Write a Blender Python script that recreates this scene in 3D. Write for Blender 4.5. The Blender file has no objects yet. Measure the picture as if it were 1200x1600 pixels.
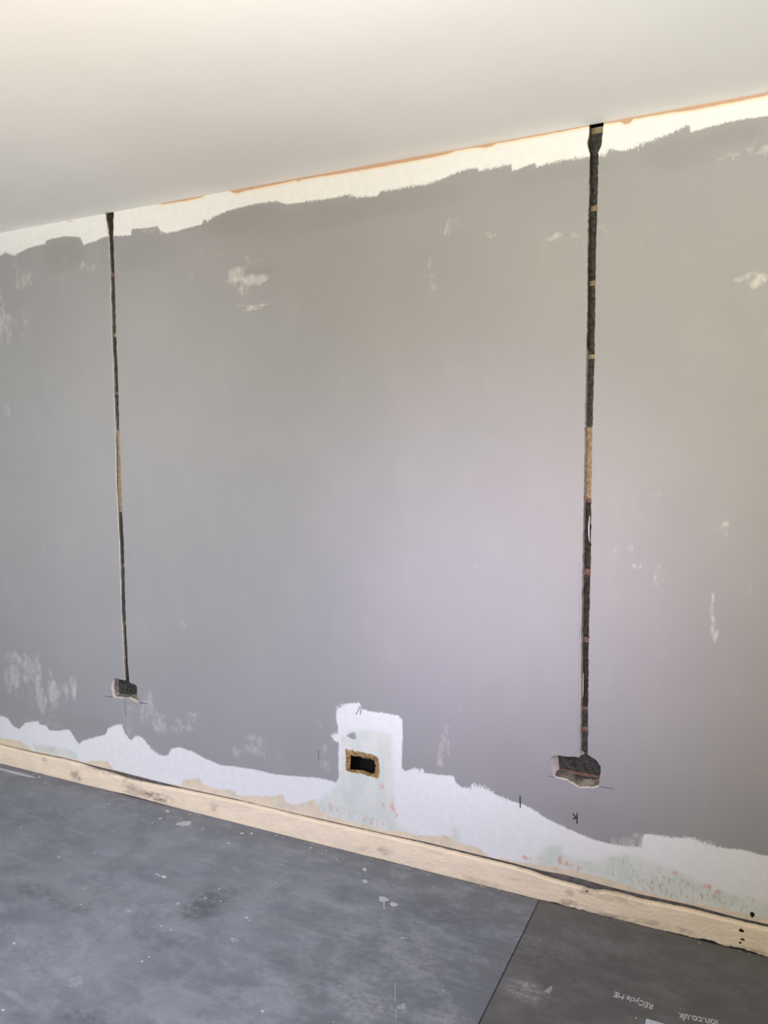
import bpy, bmesh, math, random
import numpy as np
from mathutils import Vector, Matrix, geometry

random.seed(7)
rng = np.random.default_rng(7)

# ------------------------------------------------------------------ camera
F, PITCH, ROLL, YAW, DIST, HGT = 1198.85, 0.0830752, -0.00483388, 0.448013, 2.36813, 1.45926
CEIL = 2.4
cy, sy = math.cos(YAW), math.sin(YAW)
FW = Vector((-sy*math.cos(PITCH), cy*math.cos(PITCH), -math.sin(PITCH)))
RT0 = Vector((cy, sy, 0)); UP0 = RT0.cross(FW)
RT = math.cos(ROLL)*RT0 + math.sin(ROLL)*UP0
UP = -math.sin(ROLL)*RT0 + math.cos(ROLL)*UP0
EYE = Vector((0, -DIST, HGT))
sc = bpy.context.scene
C = sc.collection
cd = bpy.data.cameras.new('camera'); cam = bpy.data.objects.new('camera', cd); C.objects.link(cam)
cd.sensor_fit = 'VERTICAL'; cd.sensor_height = 36; cd.lens = F*36/1600
cd.clip_start = 0.02
cam.matrix_world = Matrix(((RT.x, UP.x, -FW.x, EYE.x), (RT.y, UP.y, -FW.y, EYE.y), (RT.z, UP.z, -FW.z, EYE.z), (0, 0, 0, 1)))
sc.camera = cam

# ------------------------------------------------------------------ exposure, world, window beams
vs = sc.view_settings
vs.view_transform = 'Standard'; vs.look = 'None'; vs.gamma = 1; vs.exposure = 0.0
vs.use_curve_mapping = False
world = bpy.data.worlds.new('world'); sc.world = world; world.use_nodes = True
wn = world.node_tree; bg = wn.nodes['Background']
bg.inputs[0].default_value = (0.75, 0.85, 1.0, 1); bg.inputs[1].default_value = 0.08

WX0, WX1, WZ0, WZ1 = -1.75, 0.35, 0.75, 2.10       # window opening in the rear wall
RY = -3.0                                         # rear wall
def area(name, loc, size, energy, col, tilt, spread=170, turn=0):
    l = bpy.data.lights.new(name, 'AREA'); l.shape = 'RECTANGLE'; l.size, l.size_y = size
    l.energy = energy; l.color = col; l.spread = math.radians(spread)
    o = bpy.data.objects.new(name, l); C.objects.link(o)
    o.location = loc; o.rotation_euler = (math.radians(90+tilt), 0, math.radians(turn))
    return o
WC = ((WX0+WX1)/2, RY+0.10, (WZ0+WZ1)/2)
# beams at the window, each shaped and coloured to tune wall brightness: high sky falls towards the floor and left, ground light rises warm to the ceiling
def window_beam(name, rgb, tilt, spread, turn, size=(1.9, 1.2)):
    m = max(rgb); area(name, WC, size, m, tuple(c/m for c in rgb), tilt, spread, turn)
window_beam('ground_light_up_left', (16.5, 14.8, 3.5), 50, 150, 35)
window_beam('ground_light_left', (10.3, 9.0, 9.0), 30, 62, 25)
window_beam('fill_beam_up_right', (11.2, 12.2, 14.5), 30, 70, -30)  # added fill beam lifting the right end of the ceiling
window_beam('fill_beam_right', (15.3, 13.2, 9.3), 5, 70, -30)  # added fill beam towards the right of the wall
window_beam('sky_light_down', (17, 17.3, 23.5), -30, 78, 30)
window_beam('fill_beam_far_left', (17.4, 18.5, 19.2), 0, 60, 50)  # added beam brightening the far left of the wall
window_beam('hot_spot_beam', (2.7, 2.45, 3.6), -8, 36, 0, (.8, .4))  # narrow added beam that makes the bright spot mid-wall
window_beam('fill_beam_ahead', (2.6, 2.8, 2.6), 0, 50, 10)  # added fill beam with no separate source behind it

# ------------------------------------------------------------------ helpers
def ray(x, y): return FW + (float(x)-600)/F*RT - (float(y)-800)/F*UP
def onwall(x, y, Y=0.0):
    d = ray(x, y); t = (Y-EYE.y)/d.y; p = EYE + t*d; return (p.x, p.z)
def onfloor(x, y, Z=0.003):
    d = ray(x, y); t = (Z-EYE.z)/d.z; p = EYE + t*d; return (p.x, p.y)
def wl(pts, Y=0.0): return np.array([onwall(x, y, Y) for x, y in pts])

def link(name, me, mats, parent=None):
    o = bpy.data.objects.new(name, me); C.objects.link(o)
    for m in (mats if isinstance(mats, (list, tuple)) else [mats]): me.materials.append(m)
    if parent: o.parent = parent
    return o
def tag(o, label=None, cat=None, group=None, kind=None):
    for k, v in (('label', label), ('category', cat), ('group', group), ('kind', kind)):
        if v: o[k] = v
    return o
def mesh(name, V, Fs, mats, parent=None, smooth=False, midx=None):
    me = bpy.data.meshes.new(name); me.from_pydata([tuple(v) for v in V], [], [tuple(f) for f in Fs])
    if midx is not None: me.polygons.foreach_set('material_index', midx)
    if smooth: me.polygons.foreach_set('use_smooth', [True]*len(me.polygons))
    me.update()
    return link(name, me, mats, parent)
def box(name, a, b, mat, parent=None):
    (x0, y0, z0), (x1, y1, z1) = a, b
    V = [(x, y, z) for z in (z0, z1) for y in (y0, y1) for x in (x0, x1)]
    return mesh(name, V, [(0,2,3,1),(4,5,7,6),(0,1,5,4),(2,6,7,3),(0,4,6,2),(1,3,7,5)], mat, parent)

def sdf(poly, P):
    """signed distance (m), positive inside"""
    poly = np.asarray(poly); d2 = np.full(len(P), 1e9); ins = np.zeros(len(P), bool)
    for i in range(len(poly)):
        a = poly[i]; b = poly[(i+1) % len(poly)]; ab = b-a
        t = np.clip(((P-a)@ab)/max(ab@ab, 1e-12), 0, 1)
        q = P-a-t[:, None]*ab; d2 = np.minimum(d2, (q*q).sum(1))
        if a[1] != b[1]:
            c = ((a[1] > P[:, 1]) != (b[1] > P[:, 1])) & (P[:, 0] < (b[0]-a[0])*(P[:, 1]-a[1])/(b[1]-a[1])+a[0])
            ins ^= c
    d = np.sqrt(d2); return np.where(ins, d, -d)
def sdf_cap(poly, P, pad=0.06, cap=0.06):
    poly = np.asarray(poly); out = np.full(len(P), -cap)
    m = (P[:, 0] > poly[:, 0].min()-pad) & (P[:, 0] < poly[:, 0].max()+pad) & (P[:, 1] > poly[:, 1].min()-pad) & (P[:, 1] < poly[:, 1].max()+pad)
    out[m] = np.clip(sdf(poly, P[m]), -cap, cap); return out
def setattr_f(me, name, vals):
    a = me.attributes.new(name, 'FLOAT', 'POINT'); a.data.foreach_set('value', np.asarray(vals, np.float32))

# ------------------------------------------------------------------ material kit
class NT:
    def __init__(s, name, rough=0.9):
        s.m = bpy.data.materials.new(name); s.m.use_nodes = True; s.t = s.m.node_tree; s.n = s.t.nodes
        s.b = s.n['Principled BSDF']; s.b.inputs['Roughness'].default_value = rough
        s.tc = s.n.new('ShaderNodeTexCoord')
    def set(s, sock, v):
        if isinstance(v, (int, float)): sock.default_value = v
        elif isinstance(v, tuple): sock.default_value = v if len(v) == 4 or sock.type == 'VECTOR' else v+(1,)
        else: s.t.links.new(v, sock)
    def attr(s, name):
        a = s.n.new('ShaderNodeAttribute'); a.attribute_name = name; return a.outputs['Fac']
    def math(s, op, a, b=0.0, clamp=False):
        n = s.n.new('ShaderNodeMath'); n.operation = op; n.use_clamp = clamp
        s.set(n.inputs[0], a); s.set(n.inputs[1], b); return n.outputs[0]
    def noise(s, scale, vec=(1, 1, 1), detail=3, rough=0.55, off=(0, 0, 0), dist=0.0):
        mp = s.n.new('ShaderNodeMapping'); mp.inputs['Scale'].default_value = vec; mp.inputs['Location'].default_value = off
        s.t.links.new(s.tc.outputs['Object'], mp.inputs['Vector'])
        n = s.n.new('ShaderNodeTexNoise'); n.inputs['Scale'].default_value = scale
        n.inputs['Detail'].default_value = detail; n.inputs['Roughness'].default_value = rough
        n.inputs['Distortion'].default_value = dist
        s.t.links.new(mp.outputs[0], n.inputs['Vector']); return n.outputs['Fac']
    def step(s, v, lo, hi, a=0.0, b=1.0):
        n = s.n.new('ShaderNodeMapRange'); n.interpolation_type = 'SMOOTHSTEP'
        s.set(n.inputs['Value'], v); s.set(n.inputs['From Min'], lo); s.set(n.inputs['From Max'], hi)
        n.inputs['To Min'].default_value = a; n.inputs['To Max'].default_value = b; return n.outputs[0]
    def mix(s, f, a, b):
        n = s.n.new('ShaderNodeMix'); n.data_type = 'RGBA'
        s.set(n.inputs[0], f); s.set(n.inputs[6], a); s.set(n.inputs[7], b); return n.outputs[2]
    def bump(s, h, dist=0.001, strength=1.0):
        n = s.n.new('ShaderNodeBump'); n.inputs['Distance'].default_value = dist; n.inputs['Strength'].default_value = strength
        s.t.links.new(h, n.inputs['Height']); s.t.links.new(n.outputs[0], s.b.inputs['Normal'])
    def color(s, c): s.set(s.b.inputs['Base Color'], c); return s.m
    def spec(s, v): s.b.inputs['Specular IOR Level'].default_value = v

def plain(name, c1, c2, scale=30, rough=0.9, bump=0.0, vec=(1, 1, 1), lo=.35, hi=.65):
    k = NT(name, rough); n = k.noise(scale, vec, 5)
    k.color(k.mix(k.step(n, lo, hi), c1, c2))
    if bump: k.bump(k.noise(scale*3, vec, 4), bump)
    k.spec(0.3); return k.m

# wall paint: white primer below, rubbed green and pink old coats, cream strip, lilac-grey matt paint on top
def wall_paint():
    k = NT('wall_paint', 0.85); k.spec(0.25)
    streak = k.noise(1, (190, 1, 26), 4, .6)
    fine = k.noise(320, detail=3)
    mid = k.noise(38, detail=5, rough=.6)
    big = k.noise(1.6, detail=3)
    hor = k.noise(1, (5, 1, 110), 4, .6, off=(3, 0, 1))
    c = k.mix(k.step(mid, .35, .7), (.73, .725, .71), (.765, .76, .74))
    c = k.mix(k.step(k.math('MULTIPLY', k.attr('top'), hor), .30, .62, 0, .30), c, (.66, .66, .60))
    # green old coat
    g = k.math('ADD', k.attr('green'), k.math('MULTIPLY', k.math('SUBTRACT', mid, .5), .05))
    gm = k.step(g, -.012, .016)
    gcol = k.mix(k.step(k.noise(14, (1, 1, .5), 4, off=(9, 0, 0)), .4, .62), (.60, .64, .575), (.68, .685, .62))
    c = k.mix(gm, c, gcol)
    # brownish speckled wear on the green
    sp = k.step(k.noise(1, (120, 1, 42), 5, .7, off=(1, 0, 2)), .53, .64)
    c = k.mix(k.math('MULTIPLY', k.math('MULTIPLY', sp, gm), k.attr('speck')), c, (.38, .33, .24))
    # pink patches
    pk = k.step(k.math('ADD', k.attr('pink'), k.math('MULTIPLY', k.math('SUBTRACT', k.noise(70, (1, 1, .7), 5, .7, off=(4, 0, 0)), .5), 2.2)), .42, .80)
    c = k.mix(k.math('MULTIPLY', pk, .8), c, (.66, .37, .29))
    # cream band
    cr = k.math('ADD', k.attr('cream'), k.math('MULTIPLY', k.math('SUBTRACT', mid, .5), .018))
    cr = k.math('ADD', cr, k.math('MULTIPLY', k.math('SUBTRACT', streak, .5), .012))
    crc = k.mix(k.step(k.noise(24, (1, 1, 1), 5, .65), .42, .66), (.72, .61, .45), (.62, .55, .43))
    crc = k.mix(k.step(k.noise(1, (110, 1, 70), 4, .7, off=(7, 0, 5)), .62, .72, 0, .7), crc, (.42, .32, .20))
    c = k.mix(k.step(cr, -.002, .004), c, crc)
    # terracotta line and its yellow fringe under the ceiling
    o = k.math('ADD', k.attr('orange'), k.math('MULTIPLY', k.math('SUBTRACT', k.noise(90, (.35, 1, 1), 3), .5), .006))
    c = k.mix(k.step(o, -.011, -.001, 0, .7), c, (.76, .62, .43))
    c = k.mix(k.step(o, -.0015, .0015, 0, .9), c, (.49, .30, .195))
    # main grey coat
    e = k.math('ADD', k.attr('grey'), k.math('MULTIPLY', k.math('SUBTRACT', mid, .5), .009))
    e = k.math('ADD', e, k.math('MULTIPLY', k.math('SUBTRACT', streak, .5), .014))
    amp = k.math('MULTIPLY', k.attr('dry'), .075)
    e = k.math('ADD', e, k.math('MULTIPLY', k.math('SUBTRACT', k.noise(1, (260, 1, 90), 4, .7), .5), amp))
    gy = k.step(e, -.003, .004)
    gc = k.mix(k.step(big, .3, .7), (.298, .290, .292), (.318, .308, .306))
    gc = k.mix(k.step(k.noise(7, (1, 1, .45), 5, .62, off=(5, 0, 0)), .50, .78, 0, .35), gc, (.37, .35, .34))
    # second coat along the upper edge: slightly darker brushed band
    gc = k.mix(k.math('MULTIPLY', k.attr('band'), k.step(mid, .2, .6, .4, 1)), gc, (.262, .256, .250))
    n1 = k.noise(1, (40, 1, 20), 8, .78, off=(2, 0, 3), dist=.5)
    at = k.attr('wear_and_shade')
    wv = k.step(k.math('ADD', k.math('MULTIPLY', at, 1.1), k.math('MULTIPLY', k.math('SUBTRACT', n1, .5), 1.9)), .06, .85)
    wv = k.math('MULTIPLY', wv, k.step(at, 0.0, .30))
    gc = k.mix(k.math('MULTIPLY', wv, .78), gc, (.60, .56, .53))
    sc1 = k.step(k.noise(1, (34, 1, 15), 6, .74, off=(12, 0, 6)), .685, .76, 0, .30)
    gc = k.mix(sc1, gc, (.60, .57, .55))
    c = k.mix(gy, c, gc)
    h = k.math('ADD', k.math('MULTIPLY', gy, .25), k.math('MULTIPLY', k.noise(1, (120, 1, 60), 4), .5))
    h = k.math('ADD', h, k.math('MULTIPLY', fine, .25))
    k.bump(h, .0011, .6)
    return k.color(c)
M_wall = wall_paint()
M_plain_wall = plain('rear_wall_paint', (.80, .79, .77), (.85, .84, .82), 4)
M_ceil = plain("ceiling_paint", (.86, .855, .84), (.89, .885, .87), 2.2, .95)
M_floor = plain('dark_subfloor', (.045, .045, .045), (.08, .078, .075), 12)
M_frame = plain('white_frame', (.8, .8, .8), (.84, .84, .84), 10, .4)
def rubble(name, c1, c2, c3, scale):
    k = NT(name, .95); k.spec(.2)
    n = k.noise(scale, (1, 1, 1), 6, .7); m = k.noise(scale*3.1, (1, 1, 1), 4, .7, off=(3, 1, 2))
    c = k.mix(k.step(n, .38, .62), c1, c2); c = k.mix(k.step(m, .60, .72), c, c3)
    k.bump(k.math('ADD', n, m), .004, 1); return k.color(c)
M_block = rubble('dark_clinker_block', (.030, .029, .027), (.078, .074, .066), (.17, .16, .13), 75)
M_blockb = rubble('brown_clinker_block', (.026, .020, .017), (.062, .047, .038), (.14, .10, .075), 75)
M_tanblock = rubble('tan_block', (.24, .165, .10), (.42, .30, .19), (.13, .09, .055), 85)
M_mortar = rubble('sand_mortar', (.26, .20, .12), (.40, .32, .20), (.16, .12, .08), 90)
M_mortarb = rubble('brown_mortar', (.16, .09, .06), (.25, .16, .11), (.10, .07, .05), 90)
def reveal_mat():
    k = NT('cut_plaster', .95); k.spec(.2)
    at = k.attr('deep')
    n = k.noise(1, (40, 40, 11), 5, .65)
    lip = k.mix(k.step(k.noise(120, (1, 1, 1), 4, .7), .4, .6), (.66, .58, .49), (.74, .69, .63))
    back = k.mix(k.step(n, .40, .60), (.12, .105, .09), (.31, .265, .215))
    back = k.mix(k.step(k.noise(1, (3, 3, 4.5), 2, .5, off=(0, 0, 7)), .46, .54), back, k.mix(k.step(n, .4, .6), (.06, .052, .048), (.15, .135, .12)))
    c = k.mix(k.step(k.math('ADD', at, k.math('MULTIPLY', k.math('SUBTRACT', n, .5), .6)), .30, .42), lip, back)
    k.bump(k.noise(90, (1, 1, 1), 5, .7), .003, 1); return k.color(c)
M_reveal = reveal_mat()
M_gap = plain('dark_masonry', (.10, .092, .082), (.17, .155, .14), 40)
M_void = plain('hole_shade', (.006, .005, .004), (.016, .012, .010), 40)  # near-black: the shade inside the holes is put into the colour
M_edge = rubble('broken_board_edge', (.30, .175, .06), (.52, .35, .17), (.78, .62, .46), 48)
M_crumb = rubble('plaster_crumbs', (.60, .52, .42), (.74, .67, .57), (.42, .34, .25), 150)
M_flake = plain('white_paint_flakes', (.50, .50, .51), (.66, .66, .66), 80)
M_ink = plain('black_marker_ink', (.02, .02, .03), (.035, .035, .05), 100, .5)
M_pencil = plain('pencil_lead', (.09, .09, .11), (.15, .15, .17), 200, .5)
M_print = plain('white_print', (.46, .47, .49), (.62, .62, .63), 160, .6, lo=.4, hi=.5)
M_panel = plain('pale_blue_print', (.50, .55, .62), (.58, .62, .68), 60, .6)
M_splat = plain('dried_white_paint', (.40, .40, .42), (.56, .56, .57), 140, .6)
M_smear = plain('rubbed_paint_traces', (.24, .24, .25), (.40, .40, .41), 120, .6)

def board_mat():
    k = NT('old_cream_skirting_paint', .7); k.spec(.3)
    a = k.noise(9, (1, 1, 2.5), 5, .6)
    c = k.mix(k.step(a, .36, .64), (.92, .76, .55), (.84, .70, .51))
    c = k.mix(k.step(k.noise(1, (9, 1, 190), 4, .6, dist=.3), .60, .72, 0, .45), c, (.45, .34, .22))
    c = k.mix(k.step(k.noise(1, (70, 30, 110), 5, .75, off=(2, 0, 0)), .62, .74, 0, .6), c, (.42, .35, .22))
    c = k.mix(k.step(k.noise(22, (1, 1, 1.5), 5, .7, off=(5, 0, 0)), .63, .76, 0, .55), c, (.86, .80, .70))
    sm = k.math('MULTIPLY', k.attr('smudge'), k.step(k.noise(28, (1, 1, 2), 5, .72, off=(1, 5, 0)), .36, .60))
    c = k.mix(sm, c, (.22, .17, .11))
    k.bump(k.noise(1, (30, 30, 160), 5, .65), .0022, .8); return k.color(c)
M_board = board_mat()

def sheet_mat(name, base, light):
    k = NT(name, .55); k.spec(.45)
    a = k.noise(4.6, (1, 1, 1), 8, .70, dist=.4)
    b = k.noise(9, (1, 1.6, 1), 7, .72, off=(3, 1, 0))
    c = k.mix(k.step(a, .38, .64), base, light)
    c = k.mix(k.step(k.math('ADD', k.attr('wear_and_shade'), k.math('MULTIPLY', k.math('SUBTRACT', b, .5), .9)), .1, .9), tuple(v*.82 for v in base), c)  # low values darken the board, painting the floor's shade into its colour
    c = k.mix(k.step(b, .42, .70, 0, .55), c, tuple(v*1.42 for v in light))
    c = k.mix(k.step(k.noise(1, (2.5, 26, 1), 4, .6, off=(1, 2, 0)), .58, .74, 0, .35), c, tuple(v*1.5 for v in light))
    c = k.mix(k.step(k.noise(60, (1, 1, 1), 5, .8), .66, .74, 0, .55), c, (.42, .43, .45))
    c = k.mix(k.step(k.noise(17, (1, 1, 1), 6, .8, off=(8, 3, 0)), .66, .75, 0, .6), c, (.40, .40, .41))
    c = k.mix(k.step(k.noise(13, (1, 1, 1), 5, .7, off=(2, 9, 0)), .63, .76, 0, .5), c, tuple(v*.55 for v in base))
    d = k.math('MULTIPLY', k.attr('dust'), k.step(k.noise(45, (1, 1.4, 1), 6, .75, off=(4, 4, 0)), .40, .66, .15, 1))
    c = k.mix(d, c, (.40, .40, .41))
    s = k.math('MULTIPLY', k.attr('scuff'), k.step(k.noise(26, (1, 1.4, 1), 6, .72, off=(6, 4, 0)), .36, .60, .15, 1))
    c = k.mix(s, c, tuple(v*.45 for v in base))
    k.set(k.b.inputs['Roughness'], k.step(b, .3, .7, .45, .7))
    k.bump(k.noise(40, (1, 3, 1), 4), .0006, .5); return k.color(c)
M_sheetA = sheet_mat('grey_board_scuffed_lit', (.175, .190, .208), (.232, .246, .264))  # same board as the darker one; the brighter light is in its colour
M_sheetB = sheet_mat('grey_board_shaded', (.110, .107, .107), (.135, .131, .130))  # same board again, with the dimmer light on this side painted in

# ------------------------------------------------------------------ traced outlines (picked on the wall plane)
GREY_TOP = [(-60,415),(-30,404),(0,400),(8,394),(22,399),(45,387),(70,381),(72,376),(75,374),(100,369),(125,370),(131,383),(133,381),(150,376),(163,370),(178,368),(205,368),(206,357),(230,356),(247,353),(250,360),(262,364),(275,361),(300,354),(316,350),(318,342),(325,346),(332,339),(360,328),(390,320),(412,316),(430,314),(450,319),(470,316),(500,312),(520,309),(545,304),(560,308),(590,306),(593,299),(615,296),(640,291),(665,288),(690,280),(705,273),(730,264),(745,262),(747,268),(770,262),(790,258),(799,257),(800,267),(815,262),(836,254),(838,261),(850,257),(880,250),(918,245),(945,242),(952,233),(975,236),(1000,226),(1020,218),(1045,210),(1077,194),(1081,206),(1100,200),(1130,192),(1160,186),(1200,181),(1330,160)]
GREY_BOT = [(-60,1104),(-30,1112),(0,1118),(12,1122),(20,1134),(30,1140),(40,1129),(60,1127),(62,1132),(72,1134),(77,1141),(90,1142),(108,1140),(113,1147),(118,1156),(124,1163),(128,1158),(145,1153),(165,1148),(168,1139),(180,1133),(190,1132),(195,1146),(205,1158),(212,1150),(222,1152),(230,1162),(238,1172),(250,1180),(262,1181),(268,1170),(280,1168),(300,1174),(320,1185),(345,1196),(360,1197),(400,1203),(430,1210),(460,1213),(500,1216),(525,1223),(530,1215),(529,1200),(529,1180),(530,1160),(522,1157),(517,1149),(528,1145),(528,1135),(526,1125),(526,1106),(540,1100),(562,1098),(565,1108),(580,1112),(600,1114),(622,1118),(628,1124),(629,1150),(628,1180),(628,1200),(632,1206),(650,1200),(655,1205),(660,1201),(664,1208),(690,1211),(709,1213),(712,1222),(720,1230),(735,1233),(738,1222),(745,1228),(760,1231),(772,1240),(785,1246),(800,1252),(815,1256),(832,1264),(845,1274),(870,1287),(900,1301),(925,1311),(950,1318),(975,1322),(1003,1324),(1006,1303),(1030,1305),(1050,1309),(1080,1309),(1100,1317),(1130,1325),(1160,1328),(1190,1336),(1200,1337),(1330,1366)]
GREENS = [
 [(533,1152),(545,1142),(600,1142),(612,1150),(615,1200),(616,1240),(622,1290),(645,1303),(600,1302),(560,1290),(520,1278),(500,1268),(490,1256),(505,1245),(520,1232),(530,1222)],
 [(706,1292),(717,1292),(719,1318),(706,1320)],
 [(52,1162),(72,1164),(104,1169),(119,1176),(124,1190),(90,1186),(54,1177)],
 [(818,1352),(838,1338),(856,1322),(877,1318),(880,1334),(900,1342),(935,1344),(955,1336),(975,1333),(1000,1338),(1030,1349),(1060,1362),(1080,1372),(1110,1388),(1150,1400),(1185,1408),(1330,1430),(1330,1466),(1175,1434),(1130,1422),(1060,1410),(1000,1391),(950,1374),(905,1362),(860,1356)]]
CREAM_TOP = [(-60,1146),(0,1153),(25,1156),(40,1162),(50,1172),(52,1173),(70,1176),(100,1182),(118,1186),(128,1190),(150,1188),(168,1190),(178,1202),(200,1208),(250,1223),(283,1227),(286,1218),(312,1215),(318,1225),(340,1233),(366,1234),(370,1242),(400,1243),(430,1244),(442,1240),(447,1253),(460,1258),(480,1252),(492,1248),(500,1266),(520,1276),(560,1286),(600,1297),(625,1297),(650,1304),(690,1306),(705,1309),(722,1318),(745,1322),(765,1338),(770,1341),(790,1341),(800,1344),(830,1349),(860,1353),(905,1361),(950,1373),(1000,1389),(1060,1406),(1130,1419),(1175,1430),(1330,1464)]
GAP_TOP = [(-60,1148),(0,1162),(50,1174),(100,1184),(150,1197),(200,1209),(283,1230),(367,1248),(400,1256),(467,1272),(517,1283),(600,1302),(667,1316),(767,1340),(800,1348),(850,1361),(880,1366),(915,1375),(950,1385),(1000,1397),(1083,1415),(1150,1433),(1200,1444),(1330,1474)]
GAP_BOT = [(-60,1149),(0,1163.5),(50,1176),(100,1186),(130,1193),(150,1200),(180,1208),(200,1215),(240,1224),(283,1232.5),(367,1250),(400,1257.5),(467,1274),(517,1285.5),(600,1304),(667,1319),(767,1344),(800,1352),(825,1358),(850,1367),(865,1372),(900,1381),(930,1390),(945,1390),(965,1393),(1000,1403),(1083,1420),(1150,1437),(1200,1448),(1330,1478)]
BASE_BOT = [(-60,1181),(0,1195.5),(100,1220),(200,1242),(290,1266),(400,1295),(500,1321),(600,1344),(700,1370),(800,1395),(842,1407),(870,1411),(900,1421),(950,1435),(1000,1447),(1060,1459),(1085,1466),(1110,1469),(1130,1477),(1160,1482),(1200,1496),(1330,1530)]
ORANGE_T = [(238,0),(255,2),(300,2.5),(318,1.5),(325,0),(355,0),(362,3),(372,6),(385,4),(400,4),(440,3),(462,2.5),(466,6),(471,3),(520,4),(560,5),(600,5.5),(650,5.5),(690,5),(706,3),(712,1.5),(750,3),(758,6),(770,5),(775,2),(850,2.5),(918,2),(945,2),(970,3.5),(975,9),(985,8),(988,3),(1050,4),(1080,6),(1120,6),(1200,4.5),(1330,4)]

GAP_BOT = [(x, y-.8) if (x < 120 or 283 <= x <= 800) else (x, y) for x, y in GAP_BOT]
def yline(pts, x):   # interpolate a pixel polyline
    for (a, b), (c, d) in zip(pts, pts[1:]):
        if a <= x <= c: return b+(d-b)*(x-a)/(c-a)
    return pts[-1][1] if x > pts[-1][0] else pts[0][1]
gapw = wl(GAP_TOP)
def zgap(x): return np.interp(x, gapw[:, 0], gapw[:, 1])

def jag(poly, step, amp, fixed_z=None):
    out = []
    for i in range(len(poly)):
        a = np.array(poly[i]); b = np.array(poly[(i+1) % len(poly)]); L = np.linalg.norm(b-a)
        n = max(1, int(L/step))
        for k in range(n):
            p = a+(b-a)*k/n
            if p[1] < 2.398: p = p+rng.normal(0, amp, 2)
            out.append(p)
    return np.array(out)

RC_L = [(1180.5,906.5),(1100,907.5),(1000,908),(880,910),(780,912),(700,913.5),(640,914.5),(560,916),(480,917.5),(400,918),(340,919),(300,920),(260,921),(240,921),(232,919),(222,917.5),(212,920),(200,920.5)]
RC_R = [(200,943),(208,941.5),(222,941),(231,938),(238,935),(300,934),(340,933),(400,931),(480,930),(560,929),(620,927),(700,925),(780,924),(880,923),(1000,920),(1100,919),(1180,918.5)]
RBOX = [(925,1183.5),(932.5,1188),(936,1194),(938.5,1198.5),(939,1207),(936.5,1215),(936,1228.5),(929.5,1231),(916,1231.5),(905.5,1231),(895,1225.5),(886,1219.5),(869.5,1216),(865,1212),(862,1200),(860.5,1186.5),(863.5,1182.5),(870,1180),(886,1182),(904,1183.5)]
LC_L = [(1063,194.5),(1040,193),(1000,191.5),(950,189),(900,187.5),(850,186),(800,183.5),(750,181),(700,180.5),(600,177),(560,176),(530,174.5),(450,172),(400,170.5),(380,170),(360,168.5),(345,166),(338,164.5)]
LC_R = [(338,178),(345,177),(360,177),(380,177),(400,178),(450,179.5),(530,181.5),(560,183),(600,184.5),(700,187),(750,189.5),(800,191),(850,193.5),(900,194.5),(950,196),(1000,198),(1040,200),(1065,202)]
LBOX = [(204,1067),(210,1069.3),(214,1072),(214,1085),(217.2,1098.5),(212.3,1097),(200.4,1091),(191.8,1092),(177.7,1090),(175.5,1085),(173.9,1073),(176,1063),(180.4,1060),(188.5,1062)]
def chase_outline(L, R, B):
    p = [onwall(x, y) for y, x in L]
    tl = onwall(L[-1][1], L[-1][0]); tr = onwall(R[0][1], R[0][0])
    p += [(tl[0], CEIL+.004), (tr[0], CEIL+.004)]
    p += [onwall(x, y) for y, x in R] + [onwall(x, y) for x, y in B]
    return p
right_poly = jag(chase_outline(RC_L, RC_R, RBOX), .008, .0007)
left_poly = jag(chase_outline(LC_L, LC_R, LBOX), .010, .0007)
SOCK = [(540,1170.7),(553,1173),(564,1175),(581,1178),(591.3,1185),(592.5,1200),(592,1216),(584,1215),(572,1211),(556,1208),(540,1204),(539,1186.7)]
SOCK_IN = [(547,1180),(560,1182),(585,1188),(586.7,1197),(585,1208),(580,1210),(566.7,1204.5),(546,1203),(546.7,1193)]
sock_poly = jag(wl(SOCK), .006, .0017)
sock_in = wl(SOCK_IN, .012)

# ------------------------------------------------------------------ wall_back: one sheet of plaster with the chases cut out
def lines(a, b, st): return list(np.arange(a, b-1e-9, st))
XL, XR = -4.6, 1.9
gx = np.array(lines(XL, -3.3, .10)+lines(-3.3, .30, .008)+lines(.30, XR, .10)+[XR])
gz = np.array(lines(0, .02, .02)+lines(.02, CEIL, .007)+[CEIL])
holes = [right_poly, left_poly, sock_poly]
def bound(poly):
    i0 = np.searchsorted(gx, poly[:, 0].min())-2; i1 = np.searchsorted(gx, poly[:, 0].max())+1
    j0 = max(np.searchsorted(gz, poly[:, 1].min())-2, 0); j1 = min(np.searchsorted(gz, poly[:, 1].max())+1, len(gz)-1)
    return i0, i1, j0, j1
rects = [bound(p) for p in holes]
nx, nz = len(gx), len(gz)
V = np.array([(x, z) for z in gz for x in gx])
keep = np.ones((nz-1, nx-1), bool)
for i0, i1, j0, j1 in rects: keep[j0:j1, i0:i1] = False
faces = [(j*nx+i, j*nx+i+1, (j+1)*nx+i+1, (j+1)*nx+i) for j in range(nz-1) for i in range(nx-1) if keep[j, i]]
Vl = V.tolist()
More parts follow.
